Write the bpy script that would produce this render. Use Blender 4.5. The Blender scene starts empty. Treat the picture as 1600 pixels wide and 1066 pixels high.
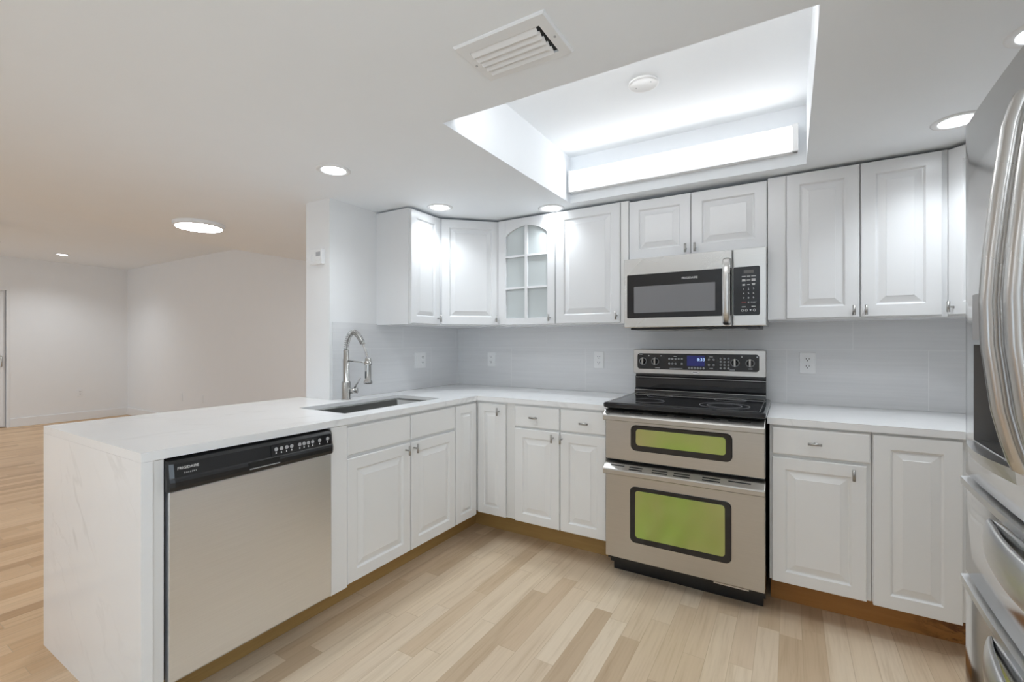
import bpy, bmesh, math, random
from mathutils import Vector, Matrix
random.seed(4)
S = bpy.context.scene
COL = S.collection
PI = math.pi

# ------------------------------------------------------------------ camera, world, exposure, added fill lights
cam = bpy.data.cameras.new('camera')
cam.sensor_fit = 'HORIZONTAL'; cam.sensor_width = 36.0
cam.lens = 727.25 / 1600 * 36
cam.shift_x = (800 - 785.57) / 1600
cam.shift_y = (534.53 - 533) / 1600
cam.clip_start = 0.02
co = bpy.data.objects.new('camera', cam); COL.objects.link(co)
co.location = (2.3649, -3.1181, 1.2634)
co.rotation_euler = (PI / 2, 0, 0.5537)
S.camera = co

S.view_settings.view_transform = 'Standard'
S.view_settings.look = 'None'
S.view_settings.gamma = 1.0
S.view_settings.exposure = 0.38
S.view_settings.use_curve_mapping = False
S.cycles.use_denoising = True
S.cycles.max_bounces = 10
S.cycles.diffuse_bounces = 7
S.cycles.glossy_bounces = 5
S.cycles.sample_clamp_indirect = 6.0

W = bpy.data.worlds.new('daylight'); S.world = W; W.use_nodes = True
W.node_tree.nodes['Background'].inputs[0].default_value = (0.86, 0.93, 1.0, 1)
W.node_tree.nodes['Background'].inputs[1].default_value = 0.1

def area(name, loc, rot, sx, sy, power, color=(1, 1, 1)):
    l = bpy.data.lights.new(name, 'AREA'); l.shape = 'RECTANGLE'; l.size = sx; l.size_y = sy
    l.energy = power; l.color = color
    o = bpy.data.objects.new(name, l); COL.objects.link(o); o.location = loc; o.rotation_euler = rot
    return o
# unseen fill lights, added at made-up openings in the right and rear walls
R_ = math.radians
area('kitchen_fill', (3.64, -4.6, 1.12), (R_(90 + 60), 0, PI / 2), 2.2, 2.1, 62, (0.75, 0.88, 1.0))
area('living_fill', (-4.6, -6.38, 1.12), (R_(90 + 12), 0, 0), 3.4, 2.1, 34, (0.68, 0.84, 1.0))

# ------------------------------------------------------------------ materials
class NT:
    def __init__(s, name):
        s.m = bpy.data.materials.new(name); s.m.use_nodes = True
        s.t = s.m.node_tree; s.n = s.t.nodes; s.b = s.n['Principled BSDF']
    def node(s, typ, **kw):
        n = s.n.new(typ)
        for k, v in kw.items(): setattr(n, k, v)
        return n
    def put(s, sock, v):
        if isinstance(v, bpy.types.NodeSocket): s.t.links.new(v, sock)
        elif v is not None: sock.default_value = v
    def math(s, op, a, b=None, c=None):
        n = s.node('ShaderNodeMath', operation=op)
        s.put(n.inputs[0], a); s.put(n.inputs[1], b)
        if c is not None: s.put(n.inputs[2], c)
        return n.outputs[0]
    def noise(s, vec, scale, detail=2, rough=0.5, dist=0.0):
        n = s.node('ShaderNodeTexNoise'); s.put(n.inputs['Vector'], vec)
        n.inputs['Scale'].default_value = scale; n.inputs['Detail'].default_value = detail
        n.inputs['Roughness'].default_value = rough; n.inputs['Distortion'].default_value = dist
        return n.outputs['Fac']
    def mapping(s, vec, scale=(1, 1, 1), rot=(0, 0, 0), loc=(0, 0, 0)):
        n = s.node('ShaderNodeMapping'); s.put(n.inputs[0], vec)
        n.inputs['Scale'].default_value = scale; n.inputs['Rotation'].default_value = rot; n.inputs['Location'].default_value = loc
        return n.outputs[0]
    def obj(s): return s.node('ShaderNodeTexCoord').outputs['Object']
    def ramp(s, fac, stops):
        n = s.node('ShaderNodeValToRGB'); s.put(n.inputs[0], fac)
        e = n.color_ramp.elements
        while len(e) < len(stops): e.new(0.5)
        for i, (p, c) in enumerate(stops):
            e[i].position = p; e[i].color = (*c, 1) if len(c) == 3 else c
        return n.outputs[0]
    def mix(s, fac, a, b):
        n = s.node('ShaderNodeMix', data_type='RGBA')
        s.put(n.inputs[0], fac); s.put(n.inputs[6], (*a, 1) if isinstance(a, tuple) else a)
        s.put(n.inputs[7], (*b, 1) if isinstance(b, tuple) else b)
        return n.outputs[2]
    def bump(s, h, strength=0.1, dist=0.01):
        n = s.node('ShaderNodeBump'); s.put(n.inputs['Height'], h)
        n.inputs['Strength'].default_value = strength; n.inputs['Distance'].default_value = dist
        s.t.links.new(n.outputs[0], s.b.inputs['Normal'])
    def set(s, color=None, rough=None, metal=None, spec=None, coat=None):
        if color is not None: s.put(s.b.inputs['Base Color'], (*color, 1) if isinstance(color, tuple) else color)
        if rough is not None: s.put(s.b.inputs['Roughness'], rough)
        if metal is not None: s.put(s.b.inputs['Metallic'], metal)
        if spec is not None: s.b.inputs['Specular IOR Level'].default_value = spec
        if coat is not None: s.b.inputs['Coat Weight'].default_value = coat; s.b.inputs['Coat Roughness'].default_value = 0.05
        return s

def plain(name, color, rough=0.5, metal=0.0, spec=0.5, coat=None, var=0.0):
    t = NT(name)
    if var:
        f = t.noise(t.obj(), 6.0, 3)
        d = tuple(max(0, c * (1 - var)) for c in color); u = tuple(min(1, c * (1 + var)) for c in color)
        color = t.mix(f, d, u)
    t.set(color, rough, metal, spec, coat)
    return t.m

def emit(name, color, strength, base=(0.9, 0.9, 0.9)):
    t = NT(name); t.set(base, 0.4)
    t.b.inputs['Emission Color'].default_value = (*color, 1); t.b.inputs['Emission Strength'].default_value = strength
    return t.m

def steel(name, color, rough, axis, amount=0.06):
    t = NT(name); o = t.obj()
    sc = [260, 260, 260]; sc['xyz'.index(axis)] = 4
    n = t.noise(t.mapping(o, tuple(sc)), 1.0, 3)
    n2 = t.noise(o, 2.2, 2)
    c = t.mix(n, tuple(x * (1 - amount) for x in color), tuple(min(1, x * (1 + amount)) for x in color))
    r = t.math('ADD', t.math('MULTIPLY', n2, 0.10), rough - 0.05)
    t.set(c, r, 1.0)
    return t.m

def plank_mat():
    t = NT('oak_planks'); o = t.obj()
    sx = t.node('ShaderNodeSeparateXYZ'); t.put(sx.inputs[0], o)
    X, Y = sx.outputs[0], sx.outputs[1]
    u = t.math('DIVIDE', X, 0.083); row = t.math('FLOOR', u); fu = t.math('FRACT', u)
    w1 = t.node('ShaderNodeTexWhiteNoise', noise_dimensions='1D'); t.put(w1.inputs['W'], row)
    L = t.math('ADD', t.math('MULTIPLY', w1.outputs['Value'], 0.35), 0.50)
    v = t.math('ADD', t.math('DIVIDE', Y, L), t.math('MULTIPLY', w1.outputs['Value'], 37.7))
    seg = t.math('FLOOR', v); fv = t.math('FRACT', v)
    cb = t.node('ShaderNodeCombineXYZ'); t.put(cb.inputs[0], row); t.put(cb.inputs[1], seg)
    w2 = t.node('ShaderNodeTexWhiteNoise', noise_dimensions='2D'); t.put(w2.inputs['Vector'], cb.outputs[0])
    base = t.ramp(w2.outputs['Value'], [(0.0, (0.530, 0.393, 0.261)), (0.14, (0.614, 0.467, 0.315)), (0.3, (0.688, 0.549, 0.396)), (0.6, (0.711, 0.576, 0.419)), (0.88, (0.744, 0.618, 0.468)), (1.0, (0.595, 0.444, 0.297))])
    off = t.node('ShaderNodeVectorMath', operation='SCALE'); t.put(off.inputs[0], w2.outputs['Color']); off.inputs['Scale'].default_value = 9.0
    ad = t.node('ShaderNodeVectorMath', operation='ADD'); t.put(ad.inputs[0], o); t.put(ad.inputs[1], off.outputs[0])
    g = t.noise(t.mapping(ad.outputs[0], (38, 2.2, 1)), 1.0, 5, 0.6, 0.6)
    g2 = t.noise(t.mapping(ad.outputs[0], (130, 4, 1)), 1.0, 2, 0.5)
    gg = t.math('ADD', t.math('MULTIPLY', g, 0.7), t.math('MULTIPLY', g2, 0.3))
    dark = t.node('ShaderNodeMix', data_type='RGBA', blend_type='MULTIPLY'); dark.inputs[0].default_value = 1.0
    t.put(dark.inputs[6], base); t.put(dark.inputs[7], t.ramp(gg, [(0.28, (0.80, 0.75, 0.68)), (0.5, (0.98, 0.97, 0.96)), (0.75, (1.05, 1.05, 1.05))]))
    eu = t.math('MINIMUM', fu, t.math('SUBTRACT', 1.0, fu))
    ev = t.math('MULTIPLY', t.math('MINIMUM', fv, t.math('SUBTRACT', 1.0, fv)), 7.5)
    e = t.math('MINIMUM', eu, ev)
    gap = t.node('ShaderNodeMapRange'); t.put(gap.inputs[0], e); gap.inputs[1].default_value = 0.004; gap.inputs[2].default_value = 0.018
    gold = t.node('ShaderNodeMix', data_type='RGBA', blend_type='MULTIPLY')   # the living room boards keep an older golden finish
    zone = t.node('ShaderNodeMapRange'); t.put(zone.inputs[0], X); zone.inputs[1].default_value = 0.45; zone.inputs[2].default_value = -0.15
    t.put(gold.inputs[0], zone.outputs[0]); t.put(gold.inputs[6], dark.outputs[2]); gold.inputs[7].default_value = (0.95, 0.81, 0.67, 1)
    c = t.mix(gap.outputs[0], (0.50, 0.37, 0.24), gold.outputs[2])
    t.set(c, t.math('ADD', 0.34, t.math('MULTIPLY', g, 0.12)), spec=0.4)
    t.bump(gap.outputs[0], 0.12, 0.002)
    return t.m

def marble_mat():
    t = NT('white_quartz'); o = t.obj()
    cl = t.noise(o, 1.7, 5, 0.55, 0.4)
    base = t.ramp(cl, [(0.3, (0.855, 0.855, 0.855)), (0.7, (0.90, 0.90, 0.90))])
    def vein(rot, sc, seed, width):
        p = t.mapping(o, (sc, sc, sc), rot, (seed, seed * .7, 0))
        q = t.mapping(p, (1, 0.32, 0.32))
        n = t.noise(q, 1.0, 5, 0.58, 0.3)
        d = t.math('ABSOLUTE', t.math('SUBTRACT', n, 0.5))
        mr = t.node('ShaderNodeMapRange'); t.put(mr.inputs[0], d); mr.inputs[1].default_value = 0.0; mr.inputs[2].default_value = width
        mr.inputs[3].default_value = 1.0; mr.inputs[4].default_value = 0.0
        mask = t.noise(p, 1.1, 2)
        mm = t.node('ShaderNodeMapRange'); t.put(mm.inputs[0], mask); mm.inputs[1].default_value = 0.46; mm.inputs[2].default_value = 0.66
        return t.math('MULTIPLY', mr.outputs[0], mm.outputs[0])
    v = t.math('MAXIMUM', vein((0.2, 0.62, 0.5), 1.5, 3.1, 0.012), t.math('MULTIPLY', vein((0.1, 0.75, 0.8), 2.3, 8.4, 0.010), 0.75))
    c = t.mix(t.math('MULTIPLY', v, 0.22), base, (0.40, 0.39, 0.385))
    t.set(c, 0.16, spec=0.5)
    return t.m

def tile_mat(axis, phase):
    t = NT('grey_striated_tile_' + axis); o = t.obj()
    sx = t.node('ShaderNodeSeparateXYZ'); t.put(sx.inputs[0], o)
    A = sx.outputs['xyz'.index(axis)]; Z = sx.outputs[2]
    r = t.math('FLOOR', t.math('DIVIDE', t.math('SUBTRACT', Z, 0.915), 0.305))
    fr = t.math('FRACT', t.math('DIVIDE', t.math('SUBTRACT', Z, 0.915), 0.305))
    a = t.math('ADD', t.math('DIVIDE', t.math('SUBTRACT', A, phase), 0.608), t.math('MULTIPLY', r, 0.5))
    fa = t.math('FRACT', a); ca = t.math('FLOOR', a)
    er = t.math('MULTIPLY', t.math('MINIMUM', fr, t.math('SUBTRACT', 1.0, fr)), 0.305)
    ea = t.math('MULTIPLY', t.math('MINIMUM', fa, t.math('SUBTRACT', 1.0, fa)), 0.608)
    e = t.math('MINIMUM', er, ea)
    gap = t.node('ShaderNodeMapRange'); t.put(gap.inputs[0], e); gap.inputs[1].default_value = 0.0007; gap.inputs[2].default_value = 0.0018
    cb = t.node('ShaderNodeCombineXYZ'); t.put(cb.inputs[0], ca); t.put(cb.inputs[1], r)
    w = t.node('ShaderNodeTexWhiteNoise', noise_dimensions='2D'); t.put(w.inputs['Vector'], cb.outputs[0])
    off = t.node('ShaderNodeVectorMath', operation='SCALE'); t.put(off.inputs[0], w.outputs['Color']); off.inputs['Scale'].default_value = 5.0
    ad = t.node('ShaderNodeVectorMath', operation='ADD'); t.put(ad.inputs[0], o); t.put(ad.inputs[1], off.outputs[0])
    n1 = t.noise(t.mapping(ad.outputs[0], (2.2, 2.2, 46)), 1.0, 4, 0.6)
    n2 = t.noise(t.mapping(ad.outputs[0], (1.2, 1.2, 150)), 1.0, 2, 0.5)
    s = t.math('ADD', t.math('MULTIPLY', n1, 0.65), t.math('MULTIPLY', n2, 0.35))
    c = t.ramp(s, [(0.3, (0.68, 0.68, 0.685)), (0.55, (0.72, 0.72, 0.725)), (0.75, (0.75, 0.75, 0.755))])
    c = t.mix(gap.outputs[0], (0.80, 0.80, 0.80), c)
    t.set(c, 0.38, spec=0.4)
    return t.m

def wood_mat(name, a, b, stain=False):
    t = NT(name); o = t.obj()
    g = t.noise(t.mapping(o, (5, 5, 60)), 1.0, 4, 0.6, 0.5)
    c = t.mix(g, a, b)
    if stain:
        n = t.noise(t.mapping(o, (9, 9, 16)), 1.0, 4, 0.7, 1.2)
        sx = t.node('ShaderNodeSeparateXYZ'); t.put(sx.inputs[0], o)
        far = t.node('ShaderNodeMapRange'); t.put(far.inputs[0], sx.outputs[0]); far.inputs[1].default_value = 0.32; far.inputs[2].default_value = 0.55
        k = t.node('ShaderNodeMapRange'); t.put(k.inputs[0], n); k.inputs[1].default_value = 0.50; k.inputs[2].default_value = 0.62
        c = t.mix(t.math('MULTIPLY', k.outputs[0], far.outputs[0]), c, (0.10, 0.035, 0.015))
    t.set(c, 0.45)
    return t.m

def green_glass():
    t = NT('green_tinted_oven_glass'); o = t.obj()
    n = t.noise(t.mapping(o, (3.5, 1, 2.2)), 1.0, 2)
    c = t.ramp(n, [(0.3, (0.36, 0.58, 0.11)), (0.7, (0.52, 0.50, 0.26))])
    t.set(c, 0.16, 0.82, coat=0.5)
    return t.m

M = {}
M['wall'] = plain('white_wall_paint', (0.80, 0.80, 0.80), 0.55, var=0.012)
M['lwall'] = plain('living_wall_paint', (0.83, 0.83, 0.83), 0.6, var=0.012)
M['ceil'] = plain('ceiling_paint', (0.875, 0.90, 0.925), 0.7, var=0.012)
M['cab'] = plain('cabinet_white_lacquer', (0.745, 0.745, 0.748), 0.24, var=0.006)
M['base'] = plain('base_cabinet_white', (0.85, 0.848, 0.838), 0.30, var=0.008)
M['filler'] = plain('filler_white', (0.79, 0.785, 0.77), 0.35)
M['trim'] = plain('trim_white', (0.82, 0.82, 0.82), 0.35)
M['floor'] = plank_mat()
M['quartz'] = marble_mat()
M['tile_x'] = tile_mat('x', 0.522)
M['tile_y'] = tile_mat('y', 0.25)
M['steel_bg'] = steel('backguard_steel', (0.60, 0.59, 0.575), 0.32, 'x')
M['steel_x'] = steel('brushed_steel', (0.53, 0.51, 0.48), 0.32, 'x')
M['steel_dw'] = steel('dishwasher_steel', (0.80, 0.82, 0.85), 0.36, 'y')
M['steel_mw'] = steel('microwave_steel', (0.64, 0.635, 0.62), 0.28, 'x')
M['steel_fr'] = steel('fridge_steel', (0.84, 0.84, 0.84), 0.13, 'z', 0.03)
M['steel_hd'] = steel('handle_steel', (0.58, 0.56, 0.535), 0.27, 'z', 0.015)
M['steel_lt'] = steel('polished_trim', (0.82, 0.82, 0.82), 0.32, 'y', 0.03)
M['sink'] = steel('sink_steel', (0.23, 0.23, 0.22), 0.42, 'y')
M['nickel'] = plain('brushed_nickel', (0.44, 0.43, 0.415), 0.28, 1.0)
M['chrome'] = plain('faucet_nickel', (0.46, 0.455, 0.44), 0.26, 1.0)
M['black'] = plain('black_plastic', (0.012, 0.012, 0.013), 0.25, spec=0.5)
M['matte'] = plain('matt_black', (0.008, 0.008, 0.008), 0.6)
M['bglass'] = plain('black_glass', (0.010, 0.010, 0.012), 0.06, spec=0.6)
M['mesh'] = plain('microwave_screen', (0.20, 0.20, 0.21), 0.18, 0.0, 0.5, coat=0.6)
M['grey'] = plain('grey_plastic', (0.42, 0.42, 0.43), 0.35)
M['dgrey'] = plain('dark_grey_plastic', (0.13, 0.125, 0.12), 0.3)
M['ink'] = plain('white_print', (0.75, 0.75, 0.75), 0.5)
M['dimink'] = plain('grey_print', (0.30, 0.30, 0.31), 0.5)
M['red'] = plain('red_print', (0.55, 0.08, 0.08), 0.5)
M['plate'] = plain('white_plastic_plate', (0.82, 0.82, 0.82), 0.3)
M['slot'] = plain('dark_slot', (0.06, 0.06, 0.06), 0.6)
M['oven'] = green_glass()
M['toe'] = wood_mat('golden_toe_board', (0.37, 0.225, 0.075), (0.50, 0.325, 0.125))
M['toe_red'] = wood_mat('stained_toe_board', (0.40, 0.175, 0.045), (0.52, 0.255, 0.075), True)
t_ = NT('frosted_glass'); t_.set((0.52, 0.555, 0.555), 0.22, spec=0.5); M['frost'] = t_.m
M['tube'] = emit('linear_lamp_glow', (0.97, 0.985, 1.0), 4.4)
M['can'] = emit('can_lamp_glow', (0.87, 0.94, 1.0), 10.0)
M['can_strong'] = emit('bright_can_lamp_glow', (0.87, 0.94, 1.0), 10.0)
M['living_can'] = emit('living_can_glow', (0.87, 0.94, 1.0), 12.0)
M['disc_fill'] = emit('fill_disc_glow', (0.87, 0.94, 1.0), 23.0)  # for the discs added out of view as fill
M['disc'] = emit('disc_lamp_glow', (0.87, 0.94, 1.0), 46)
M['blue'] = emit('blue_display', (0.05, 0.06, 0.45), 0.16, (0.01, 0.01, 0.03))
M['digit'] = emit('lit_digits', (0.45, 0.65, 1.0), 0.9, (0.02, 0.02, 0.04))
M['fan'] = plain('dark_fan_blade', (0.06, 0.05, 0.045), 0.4)

# ------------------------------------------------------------------ geometry helpers
class F:                                    # local frame: a along u, z up, d out along n
    def __init__(s, o, u, n): s.o = Vector(o); s.u = Vector(u).normalized(); s.n = Vector(n).normalized()
    def p(s, a, z, d=0.0): return s.o + s.u * a + Vector((0, 0, z)) + s.n * d
BACK = F((0, 0, 0), (1, 0, 0), (0, -1, 0))          # a = x, d = -y
LEFT = F((0, 0, 0), (0, 1, 0), (1, 0, 0))           # a = y, d = x

class B:
    def __init__(s): s.bm = bmesh.new()
    def loft(s, loops, c0=True, c1=True, smooth=False, closed=True):
        V = [[s.bm.verts.new(p) for p in l] for l in loops]
        n = len(V[0])
        for i in range(len(V) - 1):
            for j in range(n if closed else n - 1):
                k = (j + 1) % n
                try:
                    f = s.bm.faces.new((V[i][j], V[i][k], V[i + 1][k], V[i + 1][j])); f.smooth = smooth
                except ValueError: pass
        if c0: s.bm.faces.new(V[0])
        if c1: s.bm.faces.new(V[-1][::-1])
        return s
    def box(s, x0, x1, y0, y1, z0, z1):
        q = [(x0, y0), (x1, y0), (x1, y1), (x0, y1)]
        return s.loft([[(x, y, z0) for x, y in q], [(x, y, z1) for x, y in q]])
    def fbox(s, fr, a0, a1, z0, z1, d0, d1):
        q = [(a0, z0), (a1, z0), (a1, z1), (a0, z1)]
        return s.loft([[fr.p(a, z, d0) for a, z in q], [fr.p(a, z, d1) for a, z in q]])
    def prism(s, pts, vec, smooth=False):
        pts = [Vector(p) for p in pts]; v = Vector(vec)
        return s.loft([pts, [p + v for p in pts]], smooth=smooth)
    def cyl(s, p0, p1, r0, r1=None, seg=16, smooth=True):
        r1 = r0 if r1 is None else r1
        p0, p1 = Vector(p0), Vector(p1); ax = (p1 - p0).normalized()
        t = ax.orthogonal().normalized(); b = ax.cross(t)
        cs = [(math.cos(2 * PI * i / seg), math.sin(2 * PI * i / seg)) for i in range(seg)]
        return s.loft([[p0 + (t * c + b * q) * r0 for c, q in cs], [p1 + (t * c + b * q) * r1 for c, q in cs]], smooth=smooth)
    def lathe(s, o, ax, prof, seg=32, c0=True, c1=True):
        o = Vector(o); ax = Vector(ax).normalized(); t = ax.orthogonal().normalized(); b = ax.cross(t)
        loops = []
        for r, h in prof:
            loops.append([o + ax * h + (t * math.cos(2 * PI * i / seg) + b * math.sin(2 * PI * i / seg)) * max(r, 1e-4) for i in range(seg)])
        return s.loft(loops, c0, c1, True)
    def tube(s, path, r, seg=10, ell=None, up=None, closed=False):
        P = [Vector(p) for p in path]; n = len(P); loops = []; t0 = None
        for i in range(n):
            d = (P[min(i + 1, n - 1)] - P[max(i - 1, 0)]).normalized()
            if t0 is None: t0 = (Vector(up) if up else d.orthogonal())
            if up: t0 = Vector(up)
            t0 = (t0 - d * t0.dot(d)).normalized(); b = d.cross(t0)
            rr = r(i / (n - 1)) if callable(r) else r
            ra, rb = (rr, rr) if ell is None else (rr * ell[0], rr * ell[1])
            loops.append([P[i] + t0 * ra * math.cos(2 * PI * k / seg) + b * rb * math.sin(2 * PI * k / seg) for k in range(seg)])
        return s.loft(loops, smooth=True)
    def panel(s, fr, a0, a1, z0, z1, prof):
        loops = []
        for i, d in prof:
            loops.append([fr.p(a0 + i, z0 + i, d), fr.p(a1 - i, z0 + i, d), fr.p(a1 - i, z1 - i, d), fr.p(a0 + i, z1 - i, d)])
        return s.loft(loops)
    def rpanel(s, fr, a0, a1, z0, z1, r, prof, seg=5):
        return s.loft([[fr.p(a, z, d) for a, z in rrect(a0 + i, a1 - i, z0 + i, z1 - i, max(r - i, 0.0008), seg)] for i, d in prof])
    def rring(s, fr, outer, ro, inner, ri, d0, d1, seg=5):
        A = rrect(*outer, ro, seg); C = rrect(*inner, ri, seg)
        L = [[fr.p(a, z, d) for a, z in q] for q, d in ((A, d0), (A, d1), (C, d1), (C, d0), (A, d0))]
        return s.loft(L, False, False)
    def slab(s, xs, ys, on, z0, z1):
        nx, ny = len(xs) - 1, len(ys) - 1
        vs = {}
        def v(i, j, k):
            if (i, j, k) not in vs: vs[(i, j, k)] = s.bm.verts.new((xs[i], ys[j], (z0, z1)[k]))
            return vs[(i, j, k)]
        ok = lambda i, j: 0 <= i < nx and 0 <= j < ny and on((xs[i] + xs[i + 1]) / 2, (ys[j] + ys[j + 1]) / 2)
        for i in range(nx):
            for j in range(ny):
                if not ok(i, j): continue
                s.bm.faces.new((v(i, j, 1), v(i + 1, j, 1), v(i + 1, j + 1, 1), v(i, j + 1, 1)))
                s.bm.faces.new((v(i, j, 0), v(i, j + 1, 0), v(i + 1, j + 1, 0), v(i + 1, j, 0)))
                for di, dj, a, b in ((-1, 0, (i, j), (i, j + 1)), (1, 0, (i + 1, j), (i + 1, j + 1)), (0, -1, (i, j), (i + 1, j)), (0, 1, (i, j + 1), (i + 1, j + 1))):
                    if not ok(i + di, j + dj):
                        s.bm.faces.new((v(*a, 0), v(*b, 0), v(*b, 1), v(*a, 1)))
        return s
    def build(s, name, mat, parent=None, bevel=0.0, seg=2):
        bm = s.bm
        bmesh.ops.recalc_face_normals(bm, faces=bm.faces)
        off = Vector((0, 0, 0)); q = parent
        while q is not None: off += Vector(q.location); q = q.parent
        if parent is None and s.__dict__.get('base') is not None: off = Vector(s.base)
        for v in bm.verts: v.co -= off
        me = bpy.data.meshes.new(name); bm.to_mesh(me); bm.free()
        me.materials.append(M[mat] if isinstance(mat, str) else mat)
        o = bpy.data.objects.new(name, me); COL.objects.link(o)
        if parent is not None: o.parent = parent
        else: o.location = off
        if bevel:
            m = o.modifiers.new('edge', 'BEVEL'); m.width = bevel; m.segments = seg; m.limit_method = 'ANGLE'; m.angle_limit = math.radians(50)
        return o

def rrect(a0, a1, z0, z1, r, seg=5):
    out = []
    for ca, cz, st in ((a1 - r, z0 + r, -PI / 2), (a1 - r, z1 - r, 0), (a0 + r, z1 - r, PI / 2), (a0 + r, z0 + r, PI)):
        for k in range(seg + 1):
            t = st + PI / 2 * k / seg
            out.append((ca + r * math.cos(t), cz + r * math.sin(t)))
    return out

def tag(o, label, cat, group=None):
    o['label'] = label; o['category'] = cat
    if group: o['group'] = group
    return o
def thing(name, loc, label, cat, group=None):
    o = bpy.data.objects.new(name, None); COL.objects.link(o); o.location = loc
    o.empty_display_size = 0.05
    return tag(o, label, cat, group)
def struct(o): o['kind'] = 'structure'; return o
def one(b, name, mat, base, label, cat, group=None, bevel=0.0):
    b.base = base
    return tag(b.build(name, mat, None, bevel), label, cat, group)

def text(fr, a, z, d, size, s, mat, parent, name='lettering', align='CENTER'):
    cu = bpy.data.curves.new('t', 'FONT'); cu.body = s; cu.size = size; cu.align_x = align; cu.align_y = 'CENTER'; cu.extrude = 0.0003; cu.resolution_u = 2
    o = bpy.data.objects.new('t', cu); COL.objects.link(o)
    me = bpy.data.meshes.new_from_object(o.evaluated_get(bpy.context.evaluated_depsgraph_get()))
    bpy.data.objects.remove(o)
    b = B(); b.bm.from_mesh(me); bpy.data.meshes.remove(me)
    for v in b.bm.verts: v.co = fr.p(a + v.co.x, z + v.co.y, d + v.co.z)
    return b.build(name, mat, parent)

# ------------------------------------------------------------------ room shell
H = 2.133; HL = 2.52
XR = 3.54; YR = -6.4; XF = -7.443; YS = 0.337

struct(B().box(-7.6, 3.7, -6.6, 0.5, -0.1, 0.0).build('floor', 'floor'))
struct(B().box(0.0, XR, 0.0, 0.12, 0, 2.53).build('wall_back', 'wall'))
struct(B().box(-0.224, 0.0, -1.28, YS, 0, H).build('wall_left', 'wall'))
b = B(); b.box(XR, XR + 0.12, -3.45, 0.12, 0, 2.53); b.box(XR, XR + 0.12, YR, -5.75, 0, 2.53); b.box(XR, XR + 0.12, -5.75, -3.45, 2.2, 2.53)  # gap in this wall added for the kitchen fill light
struct(b.build('wall_right', 'wall'))
struct(B().box(XF, -0.0, YS, YS + 0.12, 0, 2.6).build('wall_side', 'lwall'))
# far living room wall, with the door opening
DY1, DY0, DZ = -1.10, -2.05, 2.06
b = B(); b.box(XF - 0.14, XF, DY1, YS + 0.12, 0, 2.6); b.box(XF - 0.14, XF, YR, DY0, 0, 2.6); b.box(XF - 0.14, XF, DY0, DY1, DZ, 2.6)
struct(b.build('wall_far', 'lwall'))
# rear wall behind the camera, its opening added for the living room fill light
b = B()
for x0, x1 in ((XF, -6.3), (-2.9, XR)): b.box(x0, x1, YR - 0.12, YR, 0, 2.6)
for x0, x1 in ((-6.3, -2.9),): b.box(x0, x1, YR - 0.12, YR, 2.2, 2.6)
struct(b.build('wall_rear', 'wall'))

# kitchen ceiling with the raised tray, and the higher living room ceiling
TX0, TX1, TY0, TY1, TZ = 1.19, 2.43, -1.67, -0.41, 2.42
outer = [(-2.073, YS), (-2.073, -1.56), (-0.99, -3.21), (-0.99, YR), (XR + .1, YR), (XR + .1, 0.1), (0, 0.1), (0, YS)]
hole = [(TX0, TY0), (TX1, TY0), (TX1, TY1), (TX0, TY1)]
b = B(); bm = b.bm
def ring(pts, z): return [bm.verts.new((x, y, z)) for x, y in pts]
ro, rh = ring(outer, H), ring(hole, H)
ed = [bm.edges.new((r[i], r[(i + 1) % len(r)])) for r in (ro, rh) for i in range(len(r))]
bmesh.ops.triangle_fill(bm, edges=ed, use_beauty=True)
rt = ring(hole, TZ); bm.faces.new(rt)
for i in range(4): bm.faces.new((rh[i], rh[(i + 1) % 4], rt[(i + 1) % 4], rt[i]))
ru = ring(outer, 2.6); bm.faces.new(ru)
for i in range(len(ro)): bm.faces.new((ro[i], ro[(i + 1) % len(ro)], ru[(i + 1) % len(ro)], ru[i]))
ceiling = struct(b.build('ceiling', 'ceil'))
struct(B().box(XF - .14, -0.95, YR, YS + .12, HL, HL + 0.08).build('ceiling', 'ceil'))

# baseboards, living room door
struct(B().box(XF, XF + 0.016, DY1, YS, 0, 0.128).build('baseboard_far', 'trim', bevel=0.004))
struct(B().box(XF, -0.224, YS - 0.016, YS, 0, 0.128).build('baseboard_side', 'trim', bevel=0.004))
d = struct(B().box(XF - 0.10, XF - 0.06, DY0 + .03, DY1 - 0.035, 0.012, DZ - 0.035).build('door_1', 'trim', bevel=0.003))
b = B(); b.box(XF - 0.14, XF + 0.004, DY1 - 0.03, DY1, 0, DZ); b.box(XF - 0.14, XF + 0.004, DY0, DY0 + 0.03, 0, DZ); b.box(XF - 0.14, XF + 0.004, DY0 + .03, DY1 - .03, DZ - 0.035, DZ)
b.build('door_frame', 'trim', d, 0.002)
b = B()
for k in range(7): b.box(XF - 0.062, XF - 0.052, DY1 - 0.10 - k * 0.11, DY1 - 0.055 - k * 0.11, 0.03, DZ - 0.06)
b.build('door_ribs', 'trim', d)
b = B(); b.tube([(XF - 0.055, -1.18, 0.90), (XF - 0.015, -1.18, 0.91), (XF - 0.012, -1.18, 0.98), (XF - 0.012, -1.18, 1.04), (XF - 0.055, -1.18, 1.06)], 0.008, 8)
b.build('door_handle', 'nickel', d)

# backsplash tiling
o = B().fbox(BACK, 0.0, XR, 0.915, 1.385, 0.0, 0.008).build('backsplash', 'tile_x'); struct(o)
b = B(); b.fbox(LEFT, -1.262, -0.008, 0.915, 1.385, 0.0, 0.008); o = b.build('backsplash', 'tile_y'); struct(o)

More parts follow.
